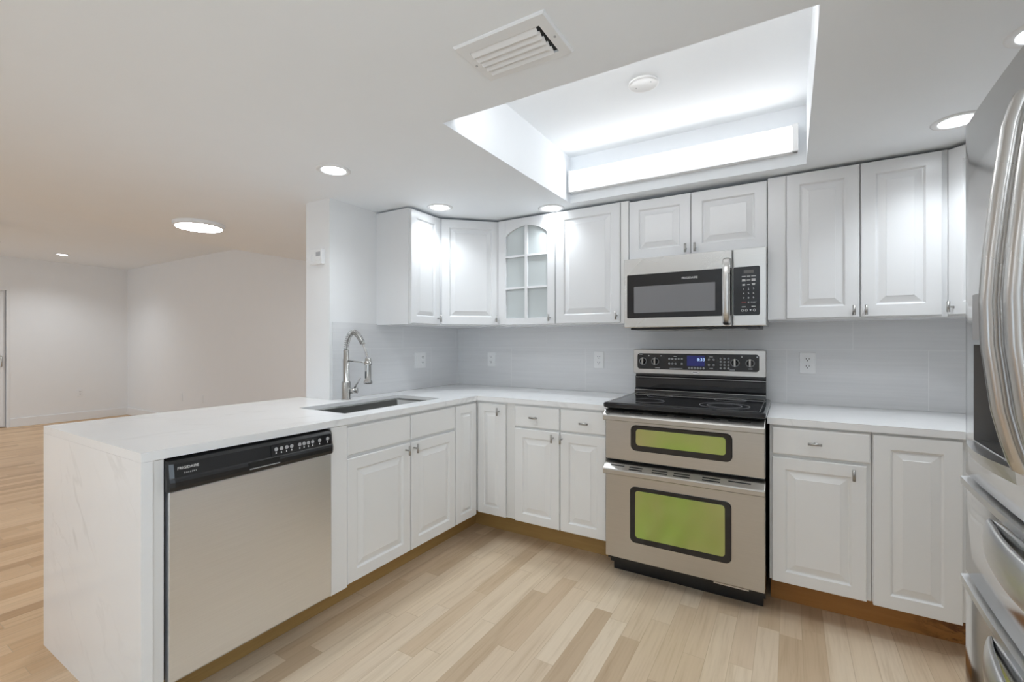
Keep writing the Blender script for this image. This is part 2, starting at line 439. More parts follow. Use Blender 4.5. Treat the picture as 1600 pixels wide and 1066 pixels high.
# ------------------------------------------------------------------ doors and pulls
RAISED = lambda fw, s=1.0: [(0.0, 0.0), (0.0, 0.016), (0.003, 0.019), (fw, 0.019), (fw + 0.004 * s, 0.0150), (fw + 0.007 * s, 0.0095), (fw + 0.012 * s, 0.0095), (fw + 0.038 * s, 0.0170), (fw + 0.040 * s, 0.0185)]
FLATP = [(0.0, 0.0), (0.0, 0.014), (0.003, 0.018), (0.006, 0.019)]

def pull(fr, a, z, d, vertical, parent, L=0.048):
    b = B()
    h = L / 2
    if vertical: b.cyl(fr.p(a, z - h, d + 0.030), fr.p(a, z + h, d + 0.030), 0.0062, seg=12)
    else: b.cyl(fr.p(a - h, z, d + 0.030), fr.p(a + h, z, d + 0.030), 0.0062, seg=12)
    b.cyl(fr.p(a, z, d - 0.0005), fr.p(a, z, d + 0.028), 0.0042, seg=10)
    return b.build('handle', 'nickel', parent)

def door(fr, a0, a1, z0, z1, d, parent, mat, hs=None, fw=0.052, s=1.0, name='door'):
    p = B().panel(fr, a0, a1, z0, z1, [(i, d + q) for i, q in RAISED(fw, s)]).build(name, mat, parent)
    if hs: pull(fr, hs[0], hs[1], d + 0.019, True, p)
    return p
def drawer(fr, a0, a1, z0, z1, d, parent, mat, hs=None):
    p = B().panel(fr, a0, a1, z0, z1, [(i, d + q) for i, q in FLATP]).build('drawer', mat, parent)
    if hs: pull(fr, hs[0], hs[1], d + 0.019, False, p, 0.052)
    return p

# ------------------------------------------------------------------ wall cabinets
UB, UT, UD = 1.376, 2.122, 0.31
G1 = 'wall cabinets'
# left wall unit
t = thing('wall_cabinet', (0.15, -0.76, UB), 'narrow white wall cabinet with a bare side panel facing the faucet', 'cabinet', G1)
B().fbox(LEFT, -0.910, -0.602, UB, UT, 0.0, 0.290).build('carcass', 'cab', t, 0.0015)
door(LEFT, -0.900, -0.616, UB + 0.008, UT - 0.006, 0.290, t, 'cab', (-0.640, 1.425), 0.050, 0.8)
# diagonal corner unit
def corner_cab(pts, label, fr, w, hs, base):
    t = thing('corner_wall_cabinet', base, label, 'cabinet', G1)
    B().prism([(x, y, UB) for x, y in pts], (0, 0, UT - UB)).build('carcass', 'cab', t, 0.0015)
    door(fr, 0.012, w - 0.012, UB + 0.008, UT - 0.006, 0.001, t, 'cab', hs, 0.055)
    return t
P0, P1 = Vector((0.290, -0.598, 0)), Vector((0.598, -0.290, 0))
corner_cab([(0, -0.598), (P0.x, P0.y), (P1.x, P1.y), (0.598, 0), (0, 0)], 'white corner wall cabinet with a diagonal solid door beside the glass door',
           F(P0, P1 - P0, (1, -1, 0)), (P1 - P0).length, (0.395, 1.425), (0.25, -0.25, UB))
# glass door unit
t = thing('wall_cabinet', (0.82, -0.15, UB), 'white wall cabinet with an arched frosted glass door in six panes', 'cabinet', G1)
b = B(); b.fbox(BACK, 0.600, 0.616, UB, UT, 0, 0.31); b.fbox(BACK, 1.029, 1.044, UB, UT, 0, 0.31)
b.fbox(BACK, 0.616, 1.029, UB, UB + 0.016, 0, 0.31); b.fbox(BACK, 0.616, 1.029, UT - 0.016, UT, 0, 0.31); b.fbox(BACK, 0.616, 1.029, UB + .016, UT - .016, 0, 0.012)
b.build('carcass', 'cab', t)
b = B()
for z in (1.64, 1.86): b.fbox(BACK, 0.617, 1.028, z, z + 0.016, 0.012, 0.27)
b.build('shelf', 'cab', t)
a0, a1, z0, z1 = 0.604, 1.042, UB + 0.008, UT - 0.006
i0, i1, iz0 = 0.664, 0.988, 1.428
b = B()
b.panel(BACK, a0, i0, z0, z1, [(0, 0.31), (0, 0.328), (0.002, 0.330)])
b.panel(BACK, i1, a1, z0, z1, [(0, 0.31), (0, 0.328), (0.002, 0.330)])
b.fbox(BACK, i0, i1, z0, iz0, 0.31, 0.329)
arch = [(i0 + (i1 - i0) * k / 20, 2.000 + 0.062 * math.sin(PI * k / 20) ** 0.75) for k in range(21)]
b.prism([BACK.p(i0, z1, 0.31)] + [BACK.p(a, z, 0.31) for a, z in arch] + [BACK.p(i1, z1, 0.31)], BACK.n * 0.019)
gd = b.build('door', 'cab', t)
b = B(); mid = (i0 + i1) / 2
b.fbox(BACK, mid - 0.010, mid + 0.010, iz0 - .002, 2.066, 0.315, 0.329)
for z in (1.637, 1.857):
    b.fbox(BACK, i0 - .002, mid - 0.010, z - 0.007, z + 0.007, 0.316, 0.328); b.fbox(BACK, mid + 0.010, i1 + .002, z - 0.007, z + 0.007, 0.316, 0.328)
b.build('glazing_bars', 'cab', gd)
B().fbox(BACK, i0 - 0.004, i1 + 0.004, iz0 - 0.004, 2.075, 0.311, 0.3145).build('glass', 'frost', gd)
pull(BACK, 1.012, 1.425, 0.330, True, gd)
# tall single unit
t = thing('wall_cabinet', (1.28, -0.15, UB), 'white single-door wall cabinet between the glass door and the microwave', 'cabinet', G1)
B().fbox(BACK, 1.045, 1.532, UB, UT, 0, 0.31).build('carcass', 'cab', t, 0.0015)
door(BACK, 1.051, 1.480, UB + 0.008, UT - 0.006, 0.31, t, 'cab', (1.462, 1.425), 0.055)
B().fbox(BACK, 1.484, 1.531, UB + 0.004, UT - 0.004, 0.31, 0.322).build('filler_strip', 'filler', t, 0.001)
# over the microwave
t = thing('wall_cabinet', (1.9, -0.15, 1.752), 'short white two-door wall cabinet right above the microwave', 'cabinet', G1)
B().fbox(BACK, 1.534, 2.262, 1.753, UT - 0.012, 0, 0.31).build('carcass', 'cab', t, 0.0015)
door(BACK, 1.538, 1.884, 1.757, 2.106, 0.31, t, 'cab', (1.862, 1.792), 0.055)
door(BACK, 1.889, 2.260, 1.757, 2.106, 0.31, t, 'cab', (1.911, 1.792), 0.055)
# right pair
t = thing('wall_cabinet', (2.65, -0.15, UB), 'tall white two-door wall cabinet right of the microwave', 'cabinet', G1)
B().fbox(BACK, 2.263, 2.962, UB, UT, 0, 0.31).build('carcass', 'cab', t, 0.0015)
door(BACK, 2.348, 2.645, UB + 0.008, UT - 0.006, 0.31, t, 'cab', (2.622, 1.415), 0.055)
door(BACK, 2.651, 2.940, UB + 0.008, UT - 0.006, 0.31, t, 'cab', (2.668, 1.415), 0.055)
B().fbox(BACK, 2.264, 2.344, UB + 0.004, UT - 0.008, 0.31, 0.320).build('filler_strip', 'cab', t, 0.001)
Q0, Q1 = Vector((2.964, -0.300, 0)), Vector((3.25, -0.586, 0))
corner_cab([(2.964, 0), (Q0.x, Q0.y), (Q1.x, Q1.y), (XR, -0.586), (XR, 0)], 'white corner wall cabinet with a diagonal door beside the refrigerator',
           F(Q0, Q1 - Q0, (-1, -1, 0)), (Q1 - Q0).length, (0.034, 1.418), (3.3, -0.25, UB))

# ------------------------------------------------------------------ base cabinets
G2 = 'base cabinets'
KL, KB, CT = 0.142, 0.160, 0.882
XFL = 0.610; YFB = 0.610      # front planes of the carcasses
# sink base
SY0, SY1 = -1.674, -0.857
t = thing('base_cabinet', (0.3, -1.27, 0), 'white sink base cabinet with two blank drawer fronts over two doors', 'cabinet', G2)
b = B()
b.fbox(LEFT, SY0, SY0 + .016, KL, CT, 0.03, XFL); b.fbox(LEFT, SY1 - .016, SY1, KL, CT, 0.03, XFL)
b.fbox(LEFT, SY0 + .016, SY1 - .016, KL, KL + 0.016, 0.03, XFL); b.fbox(LEFT, SY0 + .016, SY1 - .016, KL + .016, CT, XFL - 0.016, XFL)
b.fbox(LEFT, SY0, SY1, 0.0, KL, 0.05, 0.478)
b.build('carcass', 'base', t)
drawer(LEFT, SY0 + 0.004, -1.251, 0.737, 0.868, XFL, t, 'base')
drawer(LEFT, -1.243, SY1 - 0.002, 0.737, 0.868, XFL, t, 'base')
door(LEFT, SY0 + 0.004, -1.251, KL, 0.722, XFL, t, 'base', (-1.289, 0.690), 0.055)
door(LEFT, -1.243, SY1 - 0.002, KL, 0.722, XFL, t, 'base', (-1.226, 0.690), 0.055)
# corner base (one narrow door on each run)
t = thing('corner_base_cabinet', (0.3, -0.3, 0), 'white corner base cabinet with two narrow doors meeting in the corner', 'cabinet', G2)
b = B()
b.prism([(0.03, -0.855, KB), (XFL, -0.855, KB), (XFL, -YFB, KB), (0.848, -YFB, KB), (0.848, -0.03, KB), (0.03, -0.03, KB)], (0, 0, CT - KB))
b.prism([(0.05, -0.855, 0), (0.478, -0.855, 0), (0.478, -0.438, 0), (0.848, -0.438, 0), (0.848, -0.03, 0), (0.05, -0.03, 0)], (0, 0, KB - 0.0005))
b.build('carcass', 'base', t)
door(LEFT, -0.851, -0.634, KL, 0.868, XFL, t, 'base', None, 0.048, 0.7)
door(BACK, 0.634, 0.845, KB, 0.868, YFB, t, 'base', (0.800, 0.826), 0.048, 0.7)
# drawers beside the range
t = thing('base_cabinet', (1.2, -0.3, 0), 'white base cabinet with two drawers over two doors left of the range', 'cabinet', G2)
b = B(); b.fbox(BACK, 0.850, 1.500, KB, CT, 0.03, YFB); b.fbox(BACK, 0.850, 1.500, 0, KB - .0005, 0.03, 0.438); b.build('carcass', 'base', t)
B().fbox(BACK, 0.851, 0.909, KB + .002, 0.842, YFB, YFB + 0.006).build('filler_strip', 'filler', t)
drawer(BACK, 0.913, 1.213, 0.744, 0.870, YFB, t, 'base', (1.055, 0.808))
drawer(BACK, 1.221, 1.497, 0.744, 0.870, YFB, t, 'base', (1.375, 0.802))
door(BACK, 0.913, 1.213, KB, 0.733, YFB, t, 'base', (1.176, 0.697), 0.052)
door(BACK, 1.221, 1.497, KB, 0.733, YFB, t, 'base', (1.232, 0.697), 0.052)
# right of the range
t = thing('base_cabinet', (2.47, -0.3, 0), 'white base cabinet with one drawer over one door right of the range', 'cabinet', G2)
b = B(); b.fbox(BACK, 2.282, 2.657, KB, CT, 0.03, YFB); b.fbox(BACK, 2.282, 2.657, 0, KB - .0005, 0.03, 0.438); b.build('carcass', 'base', t)
drawer(BACK, 2.292, 2.652, 0.748, 0.872, YFB, t, 'base', (2.456, 0.812))
door(BACK, 2.292, 2.640, KB, 0.734, YFB, t, 'base', (2.594, 0.697), 0.052)
t = thing('base_cabinet', (2.9, -0.3, 0), 'white base cabinet with one full-height door beside the refrigerator', 'cabinet', G2)
b = B(); b.fbox(BACK, 2.659, XR - .01, KB, CT, 0.03, YFB); b.fbox(BACK, 2.659, XR - .01, 0, KB - .0005, 0.03, 0.438); b.build('carcass', 'base', t)
door(BACK, 2.662, 2.938, KB - 0.006, 0.872, YFB, t, 'base', None, 0.055)

# toe boards
one(B().box(0.480, 0.498, -2.440, -0.457, 0, 0.140), 'toe_board', 'toe', (0.49, -1.4, 0), 'golden wooden toe board under the dishwasher and sink cabinet', 'toe kick', 'toe boards')
one(B().box(0.480, 1.500, -0.456, -0.440, 0, 0.158), 'toe_board', 'toe', (1.0, -0.45, 0), 'golden wooden toe board under the cabinets left of the range', 'toe kick', 'toe boards')
one(B().box(2.282, 3.40, -0.456, -0.440, 0, 0.158), 'toe_board', 'toe_red', (2.45, -0.45, 0), 'orange water-stained toe board under the cabinets right of the range', 'toe kick', 'toe boards')
# filler panel left of sink cabinet, filler beside the dishwasher, peninsula back
one(B().box(0.03, 0.632, -1.764, -1.676, 0.136, 0.882), 'filler_panel', 'base', (0.4, -1.72, 0.136), 'plain white filler panel between the dishwasher and the sink cabinet', 'filler panel')
one(B().box(0.03, 0.630, -2.440, -2.410, 0.0, 0.882), 'filler_panel', 'filler', (0.4, -2.426, 0), 'white filler strip between the waterfall slab and the dishwasher', 'filler panel')
one(B().box(0.0, 0.02, -2.440, -1.281, 0.0, 0.882), 'peninsula_back', 'wall', (0.01, -1.8, 0), 'white panel closing the living room side of the peninsula', 'panel')

# ------------------------------------------------------------------ worktops
SX0, SX1, SYA, SYB = 0.150, 0.516, -1.592, -0.862
b = B()
b.slab([-0.285, 0.0, SX0, SX1, 0.635, 1.508], [-2.474, SYA, -1.2805, SYB, -0.635, -0.001],
       lambda x, y: not (x < 0 and y > -1.2805) and not (x > 0.635 and y < -0.635) and not (SX0 < x < SX1 and SYA < y < SYB), 0.884, 0.914)
one(b, 'worktop', 'quartz', (0.3, -1.2, 0.884), 'white veined quartz worktop over the peninsula and round to the range', 'worktop', 'worktops')
one(B().box(-0.285, 0.635, -2.474, -2.442, 0.0, 0.8835), 'waterfall_panel', 'quartz', (0.17, -2.458, 0), 'white veined quartz waterfall slab standing at the peninsula end', 'waterfall panel')
one(B().box(2.272, XR - .002, -0.635, -0.001, 0.884, 0.914), 'worktop', 'quartz', (2.9, -0.3, 0.884), 'white quartz worktop between the range and the refrigerator', 'worktop', 'worktops')

# sink
t = thing('sink', (0.33, -1.225, 0.66), 'undermount stainless steel sink set in the peninsula worktop', 'sink')
b = B()
sp = lambda g, r: rrect(SX0 - 0.004 + g, SX1 + 0.004 - g, SYA - 0.004 + g, SYB + 0.004 - g, r, 6)
Lp = [[(x, y, z) for x, y in sp(g, r)] for g, r, z in ((0.0045, .012, 0.8935), (0.007, 0.012, 0.8935), (0.008, 0.02, 0.880), (0.012, 0.028, 0.70), (0.03, 0.05, 0.672), (0.06, 0.05, 0.668))]
b.loft(Lp, False, True, True)
b.loft([[(x, y, z) for x, y in sp(g, r)] for g, r, z in ((0.0044, .012, 0.8934), (0.004, 0.02, 0.70), (0.0, 0.05, 0.66))], False, True)
b.build('basin', 'sink', t)
b = B(); b.lathe((0.33, -1.225, 0.6685), (0, 0, 1), [(0.045, 0), (0.045, 0.003), (0.036, 0.004), (0.03, 0.001), (0.001, 0.001)]); b.build('drain', 'nickel', t)

# faucet
FX, FY = 0.071, -1.215
t = thing('faucet', (FX, FY, 0.914), 'tall brushed nickel spring faucet behind the sink', 'faucet')
b = B(); b.lathe((FX, FY, 0.914), (0, 0, 1), [(0.029, 0), (0.029, 0.004), (0.0265, 0.006), (0.0265, 0.105), (0.024, 0.110), (0.019, 0.112), (0.019, 0.245), (0.0165, 0.248), (0.0165, 0.300), (0.014, 0.304)])
b.build('body', 'chrome', t)
zc = 1.218
kp_ = [(-0.01, 1.16), (0.0, 1.218), (0.035, 1.258), (0.12, 1.294), (0.27, 1.319), (0.42, 1.319), (0.57, 1.300), (0.71, 1.270), (0.83, 1.234), (0.92, 1.198), (0.985, 1.165), (1.0, 1.15)]
path = []
for i in range(1, len(kp_) - 2):                                     # smooth curve through the key points
    for q in range(5):
        u = q / 5; w = (-.5 * u ** 3 + u * u - .5 * u, 1.5 * u ** 3 - 2.5 * u * u + 1, -1.5 * u ** 3 + 2 * u * u + .5 * u, .5 * u ** 3 - .5 * u * u)
        path.append((FX + 0.190 * sum(w[k] * kp_[i - 1 + k][0] for k in range(4)), FY, sum(w[k] * kp_[i - 1 + k][1] for k in range(4))))
path.append((FX + 0.190 * 0.985, FY, 1.165))
b = B(); b.tube(path, 0.0068, 10); b.build('hose', 'chrome', t)
# coil spring following the hose
import itertools
def along(pts, n):
    P = [Vector(p) for p in pts]; seg = [(P[i + 1] - P[i]).length for i in range(len(P) - 1)]; T = sum(seg); out = []
    for k in range(n + 1):
        s = T * k / n; i = 0
        while i < len(seg) - 1 and s > seg[i]: s -= seg[i]; i += 1
        out.append((P[i].lerp(P[i + 1], min(1, s / seg[i])), (P[i + 1] - P[i]).normalized()))
    return out
sp_ = along(path[:33], 340); coil = []
for k, (p, d_) in enumerate(sp_):
    side = Vector((0, 1, 0)); nb = d_.cross(side).normalized(); a = 2 * PI * k / 340 * 20
    coil.append(p + (side * math.cos(a) + nb * math.sin(a)) * 0.0150)
b = B(); b.tube(coil, 0.0022, 6); b.build('spring', 'chrome', t)
b = B(); b.cyl((FX + 0.016, FY, 1.150), (0.2435, FY, 1.142), 0.0042, seg=10)
b.lathe((0.261, FY, 1.128), (0, 0, 1), [(0.022, 0), (0.022, 0.022), (0.018, 0.022), (0.018, 0)], c0=False, c1=False)
b.build('support_arm', 'chrome', t)
b = B(); b.cyl((0.203, FY, 1.262), (0.228, FY - .001, 1.254), 0.0105, seg=12); b.build('hose_clip', 'chrome', t)
b = B(); b.lathe((0.261, FY, 1.018), (0, 0, 1), [(0.018, 0), (0.0245, 0.002), (0.0245, 0.014), (0.018, 0.022), (0.0175, 0.12), (0.0165, 0.148), (0.011, 0.152)])
sh = b.build('spray_head', 'chrome', t)
B().fbox(F((0.261, FY - 0.0155, 0), (1, 0, 0), (0, -1, 0)), -0.005, 0.006, 1.052, 1.092, 0, 0.004).build('spray_button', 'black', sh, 0.001)
hd = Vector((0.72, 0.45, 0)).normalized()
b = B(); c0 = Vector((FX, FY, 0.968)); b.cyl(c0 + hd * 0.022, c0 + hd * 0.068, 0.0175, seg=18)
b.cyl(c0 + hd * 0.050 + Vector((0, 0, 0.014)), c0 + hd * 0.086 + Vector((0, 0, 0.078)), 0.0055, 0.0042, 10)
b.build('lever', 'chrome', t)

# ------------------------------------------------------------------ dishwasher
t = thing('dishwasher', (0.35, -2.09, 0.0), 'stainless dishwasher with a black control panel under the peninsula worktop', 'dishwasher')
DA0, DA1 = -2.402, -1.772
B().fbox(LEFT, DA0 + 0.006, DA1 - 0.004, 0.142, 0.872, 0.06, 0.612).build('tub', 'dgrey', t)
b = B(); b.prism([(0.614, DA0, 0.142), (0.640, DA0, 0.142), (0.646, DA0, 0.150), (0.646, DA0, 0.772), (0.614, DA0, 0.772)], (0, DA1 - DA0, 0)); b.build('door_panel', 'steel_dw', t, 0.003)
prof = [(0.613, 0.773), (0.652, 0.773), (0.664, 0.778), (0.668, 0.790), (0.668, 0.806), (0.665, 0.815), (0.662, 0.820), (0.655, 0.864), (0.648, 0.874), (0.613, 0.880)]
b = B()
L = []
for y, k in ((DA0 - 0.006, 0.55), (DA0 - 0.002, 0.86), (DA0 + 0.010, 1.0), (-2.150, 1.0), (-2.148, 1.0), (-2.032, 1.0), (-2.030, 1.0), (DA1 - 0.012, 1.0), (DA1 - 0.001, 0.86), (DA1 + 0.002, 0.55)):
    L.append([(0.613 + (x - 0.613) * k, y, z) for x, z in prof])
b.loft(L)
cp = b.build('control_panel', 'black', t, 0.0015)
# pocket handle with its pale lip
b = B(); b.fbox(LEFT, -2.150, -2.030, 0.795, 0.816, 0.6675, 0.6695); b.build('pocket', 'matte', cp)
B().fbox(LEFT, -2.148, -2.030, 0.7915, 0.7945, 0.6675, 0.6710).build('pocket_lip', 'grey', cp)
FRC = F((0.6640, 0, 0), (0, 1, 0), (0.99, 0, 0.16))
# keypad window
kb = B(); kb.loft([[(0.6625, -2.060, 0.822), (0.6625, -1.786, 0.822), (0.6575, -1.786, 0.861), (0.6575, -2.060, 0.861)], [(0.6645, -2.060, 0.822), (0.6645, -1.786, 0.822), (0.6595, -1.786, 0.861), (0.6595, -2.060, 0.861)]])
kp = kb.build('keypad', 'bglass', cp)
for k, yy in enumerate((-2.042, -2.020, -1.998, -1.976, -1.940, -1.920, -1.900, -1.880, -1.846, -1.806)):
    b = B(); b.cyl((0.6630, yy, 0.846), (0.6655, yy, 0.846), 0.0075, seg=12); b.build('button', 'grey', kp)
    b = B(); b.fbox(LEFT, yy - 0.0018, yy + 0.0018, 0.828, 0.834, 0.6625, 0.6652); b.build('button_mark', 'ink', kp)
text(LEFT, -2.350, 0.848, 0.6590, 0.0130, 'FRIGIDAIRE', 'ink', cp)
text(LEFT, -2.345, 0.832, 0.6620, 0.0068, 'G A L L E R Y', 'ink', cp)

# ------------------------------------------------------------------ range
t = thing('range', (1.89, -0.4, 0), 'stainless double oven electric range with a black glass cooktop', 'range')
RX0, RX1 = 1.513, 2.267
b = B(); b.fbox(BACK, RX0 + .002, RX1 - .002, 0.085, 0.911, 0.02, 0.645); b.fbox(BACK, RX0 + .002, RX1 - .002, 0.05, 0.085, 0.02, 0.60); b.fbox(BACK, RX0 + .012, RX1 - .012, 0.0, 0.05, 0.05, 0.575); b.build('body', 'black', t)
def oven_door(z0, z1, win, rows):
    b = B(); b.fbox(BACK, RX0, RX1, z0, z1 - 0.033, 0.650, 0.680)
    p = b.build('oven_door', 'steel_x', t, 0.003)
    prof = [(0.650, z1 - 0.033), (0.684, z1 - 0.033), (0.700, z1 - 0.030), (0.722, z1 - 0.034), (0.727, z1 - 0.029), (0.727, z1 - 0.010), (0.723, z1 - 0.004), (0.692, z1 + 0.018), (0.682, z1 + 0.0215), (0.650, z1 + 0.0235)]
    b = B(); b.prism([(RX0, -d, z) for d, z in prof], (RX1 - RX0, 0, 0))
    h = b.build('handle', 'steel_x', p, 0.002)
    # vent slots in the sloping top of the handle
    for k, (f0, f1) in enumerate(((0.05, 0.145), (0.18, 0.27), (0.335, 0.435), (0.475, 0.575), (0.65, 0.755), (0.80, 0.925))):
        for r in range(rows if 0 < k < 5 else 1):
            b = B(); d0 = 0.6985 + r * 0.012
            f = lambda d: z1 + 0.018 - (d - 0.692) * (0.022 / 0.031)
            x0, x1 = RX0 + f0 * (RX1 - RX0), RX0 + f1 * (RX1 - RX0)
            b.loft([[(x0, -d0, f(d0)), (x1, -d0, f(d0)), (x1, -d0 - 0.0055, f(d0 + .0055)), (x0, -d0 - 0.0055, f(d0 + .0055))], [(x0, -d0, f(d0) + .0008), (x1, -d0, f(d0) + .0008), (x1, -d0 - 0.0055, f(d0 + .0055) + .0008), (x0, -d0 - 0.0055, f(d0 + .0055) + .0008)]])
            b.build('vent_slot', 'matte', h)
    a0, a1, q0, q1 = win
    w = B().rpanel(BACK, a0, a1, q0, q1, 0.028, [(0, 0.679), (0, 0.683), (0.003, 0.6845), (0.010, 0.6845)], 6).build('window_frame', 'bglass', p)
    m = (0.028, 0.026, 0.030, 0.020)
    B().rpanel(BACK, a0 + 0.028, a1 - 0.028, q0 + m[2], q1 - m[3], 0.016, [(0, 0.684), (0, 0.6856), (0.001, 0.686)], 5).build('window_glass', 'oven', w)
    return p
oven_door(0.636, 0.882, (1.650, 2.132, 0.694, 0.829), 1)
oven_door(0.112, 0.598, (1.646, 2.128, 0.212, 0.506), 2)
b = B(); b.fbox(BACK, 2.05, 2.20, 0.104, 0.111, 0.655, 0.679); b.build('drip_tab', 'steel_x', t)
# cooktop
b = B(); b.panel(F((0, 0, 0), (1, 0, 0), (0, 0, 1)), 0, 0, 0, 0, [(0, 0)]) if False else None
b = B(); b.loft([[(x, y, z) for x, y in rrect(RX0 - 0.004 + i, RX1 + 0.004 - i, -0.712 + i, -0.105 - i * 0.2, 0.012, 4)] for i, z in ((0.004, 0.9145), (0.0, 0.919), (0.0, 0.935), (0.004, 0.940), (0.010, 0.942))])
ck = b.build('cooktop', 'bglass', t)
b = B(); hh = 0.9425
for x0, x1, y0, y1 in ((RX0 + .02, RX1 - .02, -0.694, -0.690), (RX1 - .024, RX1 - .02, -0.690, -0.14), (RX0 + .02, RX1 - .02, -0.140, -0.136), (RX0 + .02, RX0 + .024, -0.690, -0.14)):
    b.box(x0, x1, y0, y1, 0.9415, hh)
b.build('cooktop_trim', 'nickel', ck)
for cx0, cy0, r in ((1.70, -0.53, 0.085), (1.70, -0.26, 0.072), (2.08, -0.53, 0.115), (2.08, -0.26, 0.080), (2.08, -0.53, 0.080)):
    b = B(); b.lathe((cx0, cy0, 0.942), (0, 0, 1), [(r - 0.0012, 0), (r - 0.0012, 0.0004), (r + 0.0012, 0.0004), (r + 0.0012, 0)], 48, False, False); b.build('burner_ring', 'dimink', ck)
# backguard
b = B(); b.prism([(RX0 - 0.008, -d, z) for d, z in ((0.012, 0.930), (0.100, 0.930), (0.096, 0.955), (0.078, 0.972), (0.078, 1.030), (0.086, 1.040), (0.070, 1.046), (0.070, 1.070), (0.012, 1.070))], (RX1 - RX0 - 0.012, 0, 0))
b.build('backguard', 'bglass', t)
b = B()
for z, d in ((1.036, 0.084), (0.956, 0.0945)): b.fbox(BACK, RX0 - 0.004, RX1 - 0.020, z, z + 0.0035, d - .006, d + 0.003)
b.build('backguard_trim', 'nickel', t)
CP0, CP1 = 1.497, 2.248
FB = F((0, -0.1, 0), (1, 0, 0), (0, -1, 0))
cp = B().rpanel(FB, CP0, CP1, 1.060, 1.217, 0.012, [(0, -0.085), (0, -0.004), (0.004, 0.0)], 4).build('control_panel', 'steel_bg', t)
fa = B().rpanel(FB, 1.524, 2.214, 1.091, 1.191, 0.016, [(0, -0.001), (0, 0.0015), (0.0015, 0.0025)], 5).build('control_fascia', 'bglass', cp)
for kx in (1.560, 1.636, 2.090, 2.168):
    b = B(); b.lathe(FB.p(kx, 1.141, 0.0025), FB.n, [(0.0235, 0), (0.0235, 0.003), (0.0205, 0.004), (0.0205, 0.0015), (0.001, 0.0015)], 28); k_ = b.build('knob', 'grey', fa)
    b = B(); b.lathe(FB.p(kx, 1.141, 0.004), FB.n, [(0.0175, 0), (0.0165, 0.012), (0.001, 0.013)], 24); b.build('knob_skirt', 'black', k_)
    b = B(); b.rpanel(FB, kx - 0.0055, kx + 0.0055, 1.121, 1.166, 0.005, [(0, 0.006), (0, 0.022), (0.001, 0.024)], 3); b.build('knob_grip', 'nickel', k_)
    b = B(); b.lathe(FB.p(kx + 0.036, 1.176, 0.002), FB.n, [(0.0042, 0), (0.0042, 0.001), (0.001, 0.001)], 10); b.build('burner_mark', 'ink', fa)
def keys(pts, r=0.0068, mat='grey'):
    for a, z in pts:
        b = B(); b.lathe(FB.p(a, z, 0.0022), FB.n, [(r, 0), (r, 0.0012), (0.001, 0.0014)], 12); b.build('button', mat, fa)
keys([(1.722 + .0185 * i, 1.159) for i in range(5)] + [(1.722 + .0185 * i, 1.129) for i in (0, 1, 2, 4)])
keys([(1.838 + .0165 * i, 1.104) for i in range(6)], 0.0065)
keys([(a, z) for a in (1.950, 1.976) for z in (1.158, 1.126)])
keys([(2.014 + .021 * i, z) for i in range(3) for z in (1.165, 1.146, 1.127, 1.108)], 0.0062)
ds = B().fbox(FB, 1.826, 1.926, 1.117, 1.180, 0.0015, 0.0032).build('display', 'blue', fa)
text(FB, 1.905, 1.156, 0.0034, 0.026, '8:38', 'digit', ds, 'digits')
b = B()
for a0, a1, z in ((1.533, 1.556, 1.184), (1.636, 1.664, 1.100), (1.724, 1.800, 1.099), (1.748, 1.766, 1.174), (1.952, 1.972, 1.174), (1.952, 1.972, 1.106), (2.062, 2.090, 1.100), (2.160, 2.180, 1.108)):
    b.fbox(FB, a0, a1, z - 0.0013, z + 0.0013, 0.0022, 0.0030)
b.build('legend', 'ink', fa)
b = B(); b.loft([[FB.p(1.873 + r * 0.023 * math.cos(2 * PI * i / 28), 1.0755 + r * 0.0085 * math.sin(2 * PI * i / 28), dd) for i in range(28)] for r, dd in ((1.0, 0.0), (1.0, 0.0016), (0.92, 0.0024))])
em = b.build('emblem', 'steel_lt', cp)
b = B(); b.fbox(FB, 1.859, 1.887, 1.0765, 1.0805, 0.0022, 0.0028)
for i in range(9): 
    a_ = PI + PI * (i + .5) / 9; b.fbox(FB, 1.873 + 0.019 * math.cos(a_) - .0022, 1.873 + 0.019 * math.cos(a_) + .0022, 1.0755 + 0.0066 * math.sin(a_) - .0006, 1.0755 + 0.0066 * math.sin(a_) + .0006, 0.0022, 0.0028)
b.build('emblem_mark', 'slot', em)

# ------------------------------------------------------------------ microwave
t = thing('microwave', (1.9, -0.2, 1.347), 'stainless over-the-range microwave with a black glass door', 'microwave')
MX0, MX1, MZ0, MZ1 = 1.527, 2.262, 1.347, 1.750
b = B(); b.fbox(BACK, MX0 + .003, MX1 - .003, MZ0 + 0.004, MZ1, 0.012, 0.368); b.build('case', 'steel_mw', t, 0.002)
b = B(); b.fbox(BACK, MX0 + .03, MX1 - .03, MZ0 - 0.012, MZ0 + 0.004, 0.05, 0.362); b.build('grease_vent', 'black', t)
b = B()
for a0 in (1.60, 1.80, 2.00): b.fbox(BACK, a0, a0 + 0.17, MZ0 - 0.015, MZ0 - 0.0125, 0.09, 0.345)
b.build('grease_filter', 'nickel', t)
dr = B().fbox(BACK, MX0, 2.104, MZ0, MZ1, 0.370, 0.400).build('door', 'steel_mw', t, 0.004)
gw = B().rpanel(BACK, 1.546, 2.102, 1.402, 1.655, 0.006, [(0, 0.399), (0, 0.4008), (0.001, 0.4014)], 3).build('window', 'bglass', dr)
B().rpanel(BACK, 1.587, 2.022, 1.432, 1.585, 0.003, [(0, 0.401), (0, 0.4018), (0.0006, 0.402)], 3).build('window_screen', 'mesh', gw)
text(BACK, 1.893, 1.617, 0.4014, 0.0165, 'FRIGIDAIRE', 'ink', gw)
